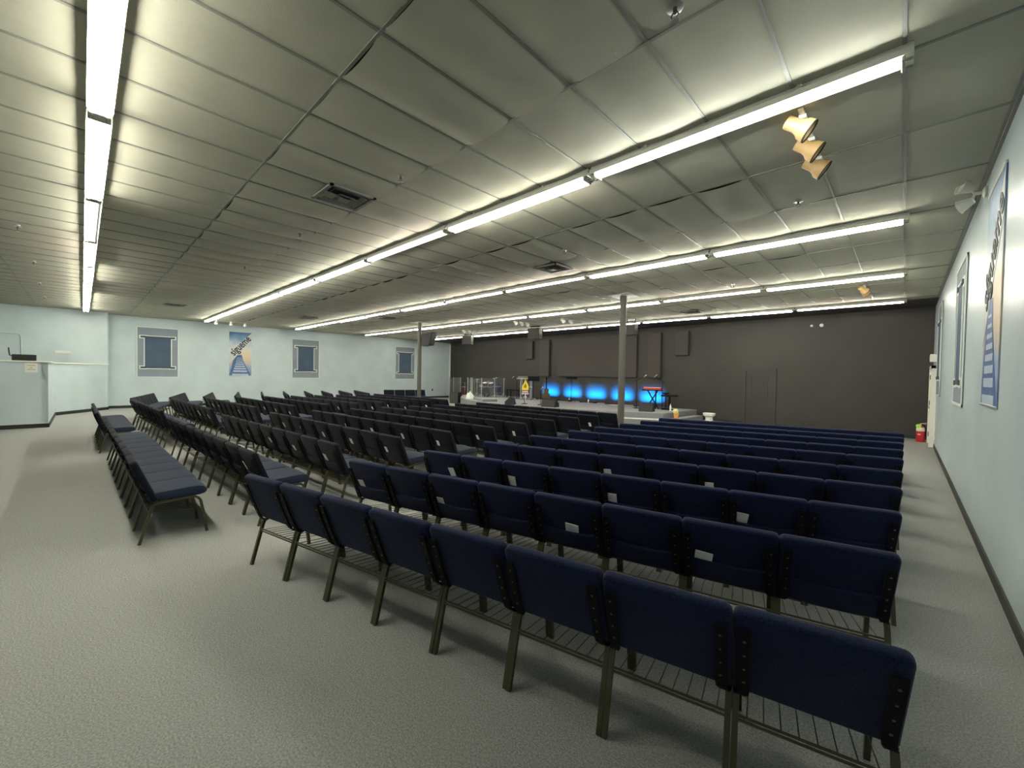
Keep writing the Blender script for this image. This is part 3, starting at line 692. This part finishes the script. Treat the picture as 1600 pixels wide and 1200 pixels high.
def wedge(x, y, z, w_, d_, h_, rz, label):
    t = thing('floor_monitor', label, 'monitor speaker', (x, y, z), rz=rz); t['group'] = 'floor monitors on the stage'
    pr = [(-d_/2, 0), (d_/2, 0), (d_/2*.7, h_*.75), (d_*.1, h_), (-d_/2, h_*.35)]
    b = MB(); b.prism(pr, w_, Matrix(((0, 0, 1, -w_/2), (1, 0, 0, 0), (0, 1, 0, 0), (0, 0, 0, 1)))); b.build('cabinet', M_speaker, t)
    a = math.atan2(h_*.65, d_*.6); b = MB(); b.box((0, -d_*.2, h_*.675), (w_*.94, math.hypot(d_*.6, h_*.65)*.92, .012), RX_(a)); b.build('grille', M_grille, t)
wedge(-10.4, 13.15, SZ, .62, .40, .36, PI+.15, 'grey wedge monitor facing the wall in front of the blue glow')
wedge(-6.95, 14.6, SZ, .50, .40, .33, PI+.2, 'grey wedge monitor beside the red keyboard')
wedge(-12.25, 12.75, SZ, .42, .42, .36, -1.0, 'triangular dark monitor seen end-on left of the lectern')
t = thing('speaker', 'dark box loudspeaker on the floor below the drums', 'speaker', (-18.55, 14.75, 0), rz=.5)
b = MB(); b.box((0, 0, .31), (.52, .42, .62), bev=.01); b.build('cabinet', M_speaker, t); b = MB(); b.box((0, -.214, .31), (.46, .012, .56), bev=.003, seg=1); b.build('grille', M_grille, t)
# lectern
t = thing('lectern', 'clear acrylic lectern with a yellow flame emblem on its front', 'lectern', (-14.35, 16.1, SZ), rz=.55)
for sx in (-.26, .26):
    for sy in (-.2, .2): b = MB(); b.tube([(sx, sy, .02), (sx, sy, 1.10)], .018, 8); b.build('post', M_metal, t)
b = MB(); b.box((.08, .02, 1.14), (1.12, .60, .03), RX_(.22), bev=.008, seg=1); b.build('reading_top', M_metal, t)
b = MB(); b.box((0, 0, .012), (.62, .48, .024), bev=.004, seg=1); b.build('base', M_acr, t)
fp = MB(); fp.box((0, -.22, .62), (.50, .012, .92), bev=.003, seg=1); fp = fp.build('front_panel', M_acr, t)
def emb(poly, m, name, d): 
    b = MB(); b.prism(poly, .004, Matrix(((1, 0, 0, 0), (0, 0, -1, -.227-d), (0, 1, 0, 0), (0, 0, 0, 1)))); return b.build(name, m, fp)
fl = [(0, 1.07), (.045, .97), (.07, .90), (.13, .82), (.165, .72), (.17, .60), (.17, .50), (-.17, .50), (-.17, .60), (-.155, .72), (-.11, .80), (-.07, .88), (-.03, .97)]
emb(fl, M_flame, 'flame_emblem', .002)
emb([(0, .86), (.05, .78), (.075, .70), (.06, .63), (0, .60), (-.06, .63), (-.075, .70), (-.04, .78)], M_flamed, 'inner_flame', .007)
emb([(-.15, .38), (.15, .38), (.15, .46), (-.15, .46)], M_pink, 'emblem_band', .002)
emb([(-.18, .345), (.18, .345), (.18, .375), (-.18, .375)], M_redp, 'emblem_stripe', .003)
emb([(-.19, .29), (.19, .29), (.19, .335), (-.19, .335)], M_card, 'emblem_base', .002)
emb([(-.035, .16), (.035, .16), (.035, .29), (-.035, .29)], M_card, 'emblem_stem', .002)
emb([(-.09, .12), (.09, .12), (.06, .18), (-.06, .18)], M_card, 'emblem_foot', .004)
b = MB(); b.box((.13, .18, .66), (.34, .06, .03)); b.build('shelf', M_card, t)
# five blue uplights washing the wall
BLX = (-13.93, -12.46, -11.01, -9.55, -8.08); BLL = ('farthest left', 'second from left', 'middle', 'second from right', 'farthest right')
for k, x in enumerate(BLX):
    y = dwall_y(x)
    t = thing('stage_uplight', 'low dark stage uplight throwing blue on the wall, %s of five' % BLL[k], 'stage light', (x, y-.62, SZ), rz=ang); t['group'] = 'blue uplights along the stage wall'
    b = MB(); b.box((0, 0, .05), (.95, .16, .07), bev=.01); b.build('housing', M_speaker, t)
    b = MB(); b.box((0, .083, .05), (.88, .006, .05)); b.build('lens', M_offtube, t)
    b = MB(); b.box((-.4, 0, .008), (.05, .2, .016)); b.box((.4, 0, .008), (.05, .2, .016)); b.build('foot', M_black, t)
    ld = bpy.data.lights.new('blue_wash', 'AREA'); ld.shape = 'RECTANGLE'; ld.size = .92; ld.size_y = .04; ld.energy = 13; ld.color = (.0, .26, 1.0); ld.spread = math.radians(56)
    lo = bpy.data.objects.new('blue_wash', ld); C.objects.link(lo); lo.parent = t; lo.location = (0, .06, .10)
    d = Vector((0, .50, .30)); lo.rotation_euler = d.to_track_quat('-Z', 'Y').to_euler()
# keyboard on stand
t = thing('keyboard', 'red electronic keyboard on a dark X-stand at the right of stage', 'keyboard', (-7.42, 16.1, SZ-.08), rz=.25)
b = MB(); b.box((0, 0, .90), (.72, .32, .09), bev=.015); kb = b.build('body', M_red, t)
b = MB(); b.box((0, -.09, .949), (.64, .13, .012)); b.build('keys', M_card, kb)
b = MB(); b.box((-.33, 0, .84), (.12, .38, .05)); b.box((.03, 0, .84), (.66, .3, .03)); b.build('tray', M_black, t)
for s in (-1, 1):
    b = MB(); b.tube([(s*.30, -.16*s, .02), (-s*.18, -.16*s, .84)], .022, 6, square=True); b.build('stand_leg', M_black, t)
b = MB(); b.tube([(.12, 0, .02), (.12, 0, .84)], .026, 8); b.tube([(.12, -.25, .02), (.12, .25, .02)], .02, 6); b.tube([(-.35, .0, .03), (.35, .0, .03)], .02, 6); b.build('stand_post', M_black, t)
def micstand(x, y, z, h, label, boom=(.35, 0, .08), mic=True, col=None, base=True):
    t = thing('microphone_stand', label, 'microphone stand', (x, y, z)); t['group'] = 'microphone stands on the stage'
    b = MB(); b.tube([(0, 0, .02), (0, 0, h)], .012, 6); b.build('pole', M_black, t)
    b = MB(); b.lathe([(0, 0), (.14, 0), (.14, .015), (.03, .03), (0, .03)], n=16); b.build('base', M_black, t, smooth=True)
    if boom:
        e = Vector((0, 0, h))+Vector(boom); b = MB(); b.tube([(-boom[0]*.3, -boom[1]*.3, h-boom[2]*.3), e], .009, 6); b.build('boom_arm', M_black, t)
        b = MB(); b.lathe([(0, -.08), (.012, -.08), (.016, .02), (.028, .04), (.03, .07), (0, .095)], e, 10, rot=RY_(.9)); b.build('microphone', M_metal, t, smooth=True)
micstand(-7.95, 15.75, SZ, 1.15, 'microphone stand with boom arched over the red keyboard', (.35, 0, .18))
micstand(-7.25, 16.62, SZ, 1.12, 'microphone stand behind the red keyboard', (-.3, 0, .22))
micstand(-12.2, 13.6, SZ, .45, 'short dark microphone stand at the stage front left of the lectern', None)
micstand(-11.35, 13.7, SZ, .62, 'short dark microphone stand at the stage front right of the lectern', (.05, 0, .1))
micstand(-15.1, 16.2, SZ, 1.05, 'microphone stand just left of the lectern', (-.2, -.1, .1))
t = thing('music_stand', 'black music stand in front of the second blue glow', 'music stand', (-11.6, 16.3, SZ), rz=.4)
b = MB(); b.tube([(0, 0, .03), (0, 0, 1.12)], .012, 6); b.build('pole', M_black, t)
b = MB(); b.box((0, 0, 1.18), (.52, .02, .16), RX_(-1.0)); b.build('desk', M_black, t)
for k in range(3):
    b = MB(); a = k*2*PI/3; b.tube([(0, 0, .2), (.22*math.cos(a), .22*math.sin(a), .01)], .009, 5); b.build('leg', M_black, t)
t = thing('music_stand', 'dark music stand with slanted desk just right of the lectern', 'music stand', (-13.75, 16.0, SZ), rz=.7)
b = MB(); b.tube([(0, 0, .03), (0, 0, 1.05)], .012, 6); b.build('pole', M_black, t)
b = MB(); b.box((0, 0, 1.10), (.60, .02, .36), RX_(-.9)); b.build('desk', M_black, t)
for k in range(3):
    b = MB(); a = k*2*PI/3; b.tube([(0, 0, .2), (.22*math.cos(a), .22*math.sin(a), .01)], .009, 5); b.build('leg', M_black, t)
# keyboard stool and water bottle
t = thing('keyboard_stool', 'black backless stool beside the red keyboard', 'stool', (-6.72, 16.1, SZ), rz=.3)
b = MB(); b.box((0, 0, .56), (.62, .32, .07), bev=.02); b.build('seat', M_black, t)
b = MB(); b.tube([(0, 0, .03), (0, 0, .53)], .04, 8); b.build('post', M_black, t)
for s in (-1, 1): b = MB(); b.tube([(-.3, s*.16, .015), (.3, s*.16, .015)], .016, 6); b.tube([(0, s*.16, .015), (0, 0, .1)], .014, 6); b.build('leg', M_black, t)
t = thing('stool', 'low dark side table left of the keyboard stool', 'stool', (-7.15, 16.75, SZ))
b = MB(); b.box((0, 0, .62), (.20, .2, .05), bev=.01); b.build('top', M_black, t); b = MB(); b.tube([(0, 0, .02), (0, 0, .6)], .02, 6); b.lathe([(0, 0), (.13, 0), (.1, .02), (0, .03)], n=12); b.build('pedestal', M_black, t)
def bottle(x, y, z, label, h=.22):
    t = thing('bottle', label, 'bottle', (x, y, z)); b = MB(); b.lathe([(0, 0), (.033, 0), (.035, .02), (.035, h*.7), (.015, h*.85), (.013, h), (0, h)], n=12); b.build('body', M_card, t, smooth=True)
    b = MB(); b.lathe([(0, h), (.016, h), (.016, h+.02), (0, h+.02)], n=10); b.build('cap', M_house, t)
bottle(-6.45, 15.55, SZ, 'white bottle on the stage floor beside the keyboard stool', .26)
bottle(-12.15, 16.9, SZ, 'small white bottle on the stage below the second blue glow', .16)
bottle(-10.95, 16.8, SZ, 'small white bottle on the stage below the middle blue glow', .16)
bottle(-14.1, 15.75, SZ, 'white bottle at the foot of the lectern', .2)
# guitar on a stand
t = thing('guitar', 'dark guitar upright on a stand right of the lectern', 'guitar', (-13.15, 16.3, SZ), rz=.5)
gp = [(0, .12), (.13, .14), (.19, .24), (.17, .34), (.10, .42), (.13, .52), (.11, .60), (.03, .63), (-.03, .63), (-.11, .60), (-.13, .52), (-.10, .42), (-.17, .34), (-.19, .24), (-.13, .14)]
b = MB(); b.prism(gp, .07, Matrix(((1, 0, 0, 0), (0, 0, -1, .03), (0, 1, 0, 0), (0, 0, 0, 1)))); b.build('body', M_wood, t)
b = MB(); b.box((0, -.02, .86), (.05, .025, .5)); b.build('neck', M_black, t); b = MB(); b.box((0, -.02, 1.14), (.08, .02, .13)); b.build('headstock', M_black, t)
b = MB(); b.tube([(0, .08, .5), (0, .1, .02)], .012, 6); b.tube([(-.15, -.14, .01), (0, .1, .25), (.15, -.14, .01)], .010, 6); b.tube([(-.12, .05, .11), (-.12, -.08, .11)], .01, 6); b.tube([(.12, .05, .11), (.12, -.08, .11)], .01, 6); b.build('stand', M_black, t)
# drum kit and acrylic shield
def lug_drum(t, name, c, r, h, rot=None, m=M_drum):
    b = MB(); b.lathe([(0, 0), (r, 0), (r, h), (0, h)], c, 20, rot=rot); d = b.build(name, m, t, smooth=True)
    b = MB()
    for z in (0, h-.02): b.lathe([(r+.002, z), (r+.01, z), (r+.01, z+.02), (r+.002, z+.02)], c, 20, rot=rot)
    b.build('hoop', M_metal, d)
    b = MB(); b.lathe([(0, h+.001), (r-.01, h+.001)], c, 20, rot=rot); b.build('drum_head', M_card if name != 'bass_drum' else M_black, d)
t = thing('drum_kit', 'dark red drum kit with bright cymbals behind the clear shield', 'drum kit', (-17.0, 15.85, SZ), rz=.5)
lug_drum(t, 'bass_drum', (0, .1, .28), .28, .42, RX_(PI/2)); lug_drum(t, 'floor_tom', (.48, .25, .25), .2, .36); lug_drum(t, 'snare_drum', (-.42, .25, .55), .18, .14, m=M_metal)
lug_drum(t, 'rack_tom', (-.17, .0, .62), .14, .2, RX_(.3)); lug_drum(t, 'rack_tom', (.17, .0, .62), .15, .2, RX_(.3))
for x, y, z, r in ((-.62, -.1, .98, .2), (.55, -.15, 1.08, .23), (-.75, .2, .82, .17), (.85, .2, .95, .2), (.1, -.3, .86, .12)):
    b = MB(); b.lathe([(r, 0), (r*.6, .012), (.04, .022), (.03, .04), (0, .045)], (x, y, z), 20, rot=RX_(.22)); b.build('cymbal', M_cym, t, smooth=True)
    b = MB(); b.tube([(x, y, .02), (x, y, z)], .011, 6)
    for k in range(3): a = k*2.09; b.tube([(x, y, .25), (x+.2*math.cos(a), y+.2*math.sin(a), .01)], .008, 5)
    b.build('cymbal_stand', M_metal, t)
t = thing('drum_shield', 'folding clear acrylic shield with metal edges around the drums', 'drum shield', (0, 0, SZ))
sp_ = [(-17.85, 15.3), (-17.65, 14.9), (-17.1, 14.75), (-16.5, 14.9), (-16.1, 15.5), (-16.1, 16.2)]
def shield(t, sp_, H=1.05):
    for (ax, ay), (bx, by) in zip(sp_, sp_[1:]):
        d = Vector((bx-ax, by-ay)); a = math.atan2(d.y, d.x)
        b = MB(); b.box(((ax+bx)/2, (ay+by)/2, H/2+.02), (d.length-.03, .008, H), RZ_(a)); b.build('clear_panel', M_acr, t)
    for x, y in sp_:
        b = MB(); b.box((x, y, H/2+.02), (.045, .03, H+.02)); b.build('hinge_strip', M_metal, t)
shield(t, sp_)
t = thing('drum_shield', 'narrow clear shield with metal edge beside the left wall', 'drum shield', (0, 0, 0))
shield(t, [(-21.9, 16.9), (-21.2, 16.7), (-20.55, 16.75)], 1.42)
t = thing('percussion_stand', 'small percussion stand with bright cymbals near the left wall', 'percussion', (-20.95, 17.2, 0))
for x, z in ((-.12, 1.15), (.30, 1.12)):
    b = MB(); b.lathe([(.15, 0), (.05, .02), (0, .035)], (x, 0, z), 16, rot=RX_(.3)); b.build('cymbal', M_cym, t, smooth=True)
    b = MB(); b.tube([(x, 0, .01), (x, 0, z)], .012, 6); b.build('pole', M_metal, t)
lug_drum(t, 'conga', (.1, .1, .3), .15, .55, m=M_drum)
t = thing('amplifier', 'black amplifier cabinet left of the drum shield', 'amplifier', (-19.0, 16.5, SZ), rz=.3)
b = MB(); b.box((0, 0, .42), (.62, .42, .84), bev=.012); b.build('cabinet', M_black, t); b = MB(); b.box((0, -.214, .38), (.55, .01, .64)); b.build('grille', M_speaker, t); b = MB(); b.box((0, -.215, .77), (.5, .012, .06)); b.build('control_panel', M_post, t)
t = thing('side_table', 'low dark table right of the drum shield', 'table', (-16.0, 17.0, SZ), rz=.1)
b = MB(); b.box((0, 0, .42), (.95, .4, .04), bev=.005, seg=1); b.build('table_top', M_black, t)
for sx in (-.42, .42):
    for sy in (-.16, .16): b = MB(); b.box((sx, sy, .2), (.035, .035, .4)); b.build('leg', M_black, t)
# crumpled white cloth at the stage's left corner
b = MB(); r = bmesh.ops.create_icosphere(b.bm, subdivisions=3, radius=1.)
rn = random.Random(2)
for v in b.bm.verts:
    n = 1+.25*math.sin(v.co.x*6+1)*math.cos(v.co.y*5)+rn.uniform(-.05, .05)
    v.co = Vector((v.co.x*.20*n*(1.2-.5*max(0, v.co.z)), v.co.y*.16*n, max(-.02, v.co.z)*.34*n+.02))
o = b.build('cloth', M_card, smooth=True); o.location = (-16.05, 13.7, SZ); tag(o, 'crumpled white cloth heap at the left corner of the stage', 'cloth')
# orange cup with yellow cloth, white basin
t = thing('cup', 'orange cup with yellow tissue standing on the right-hand stage step', 'cup', (-5.90, 14.75, .205))
b = MB(); b.lathe([(0, 0), (.07, 0), (.095, .20), (.085, .20), (.065, .02), (0, .02)], n=16); b.build('body', M_cup, t, smooth=True)
b = MB(); bmesh.ops.create_icosphere(b.bm, subdivisions=2, radius=.09)
for v in b.bm.verts: v.co = v.co*(1+.3*math.sin(v.co.x*60)*math.cos(v.co.y*50)) + Vector((-.02, 0, .26))
b.build('tissue', M_yel, t, smooth=True)
t = thing('basin', 'white basin on a stand between the stage and dark wall', 'basin', (-5.25, 16.2, 0))
b = MB(); b.lathe([(0, .22), (.12, .22), (.20, .28), (.22, .37), (.20, .37), (.17, .29), (0, .25)], n=20); b.build('bowl', M_card, t, smooth=True)
b = MB(); b.lathe([(.14, 0), (.12, .22), (0, .22)], n=16); b.build('pedestal', M_card, t, smooth=True)
t = thing('papers', 'pinkish papers lying on the stage below the blue glow', 'papers', (-9.3, 16.6, SZ), rz=.2)
b = MB(); b.box((0, 0, .006), (.6, .3, .01)); b.box((.15, .05, .014), (.3, .22, .006), RZ_(.3)); b.build('sheet', M_pink, t)
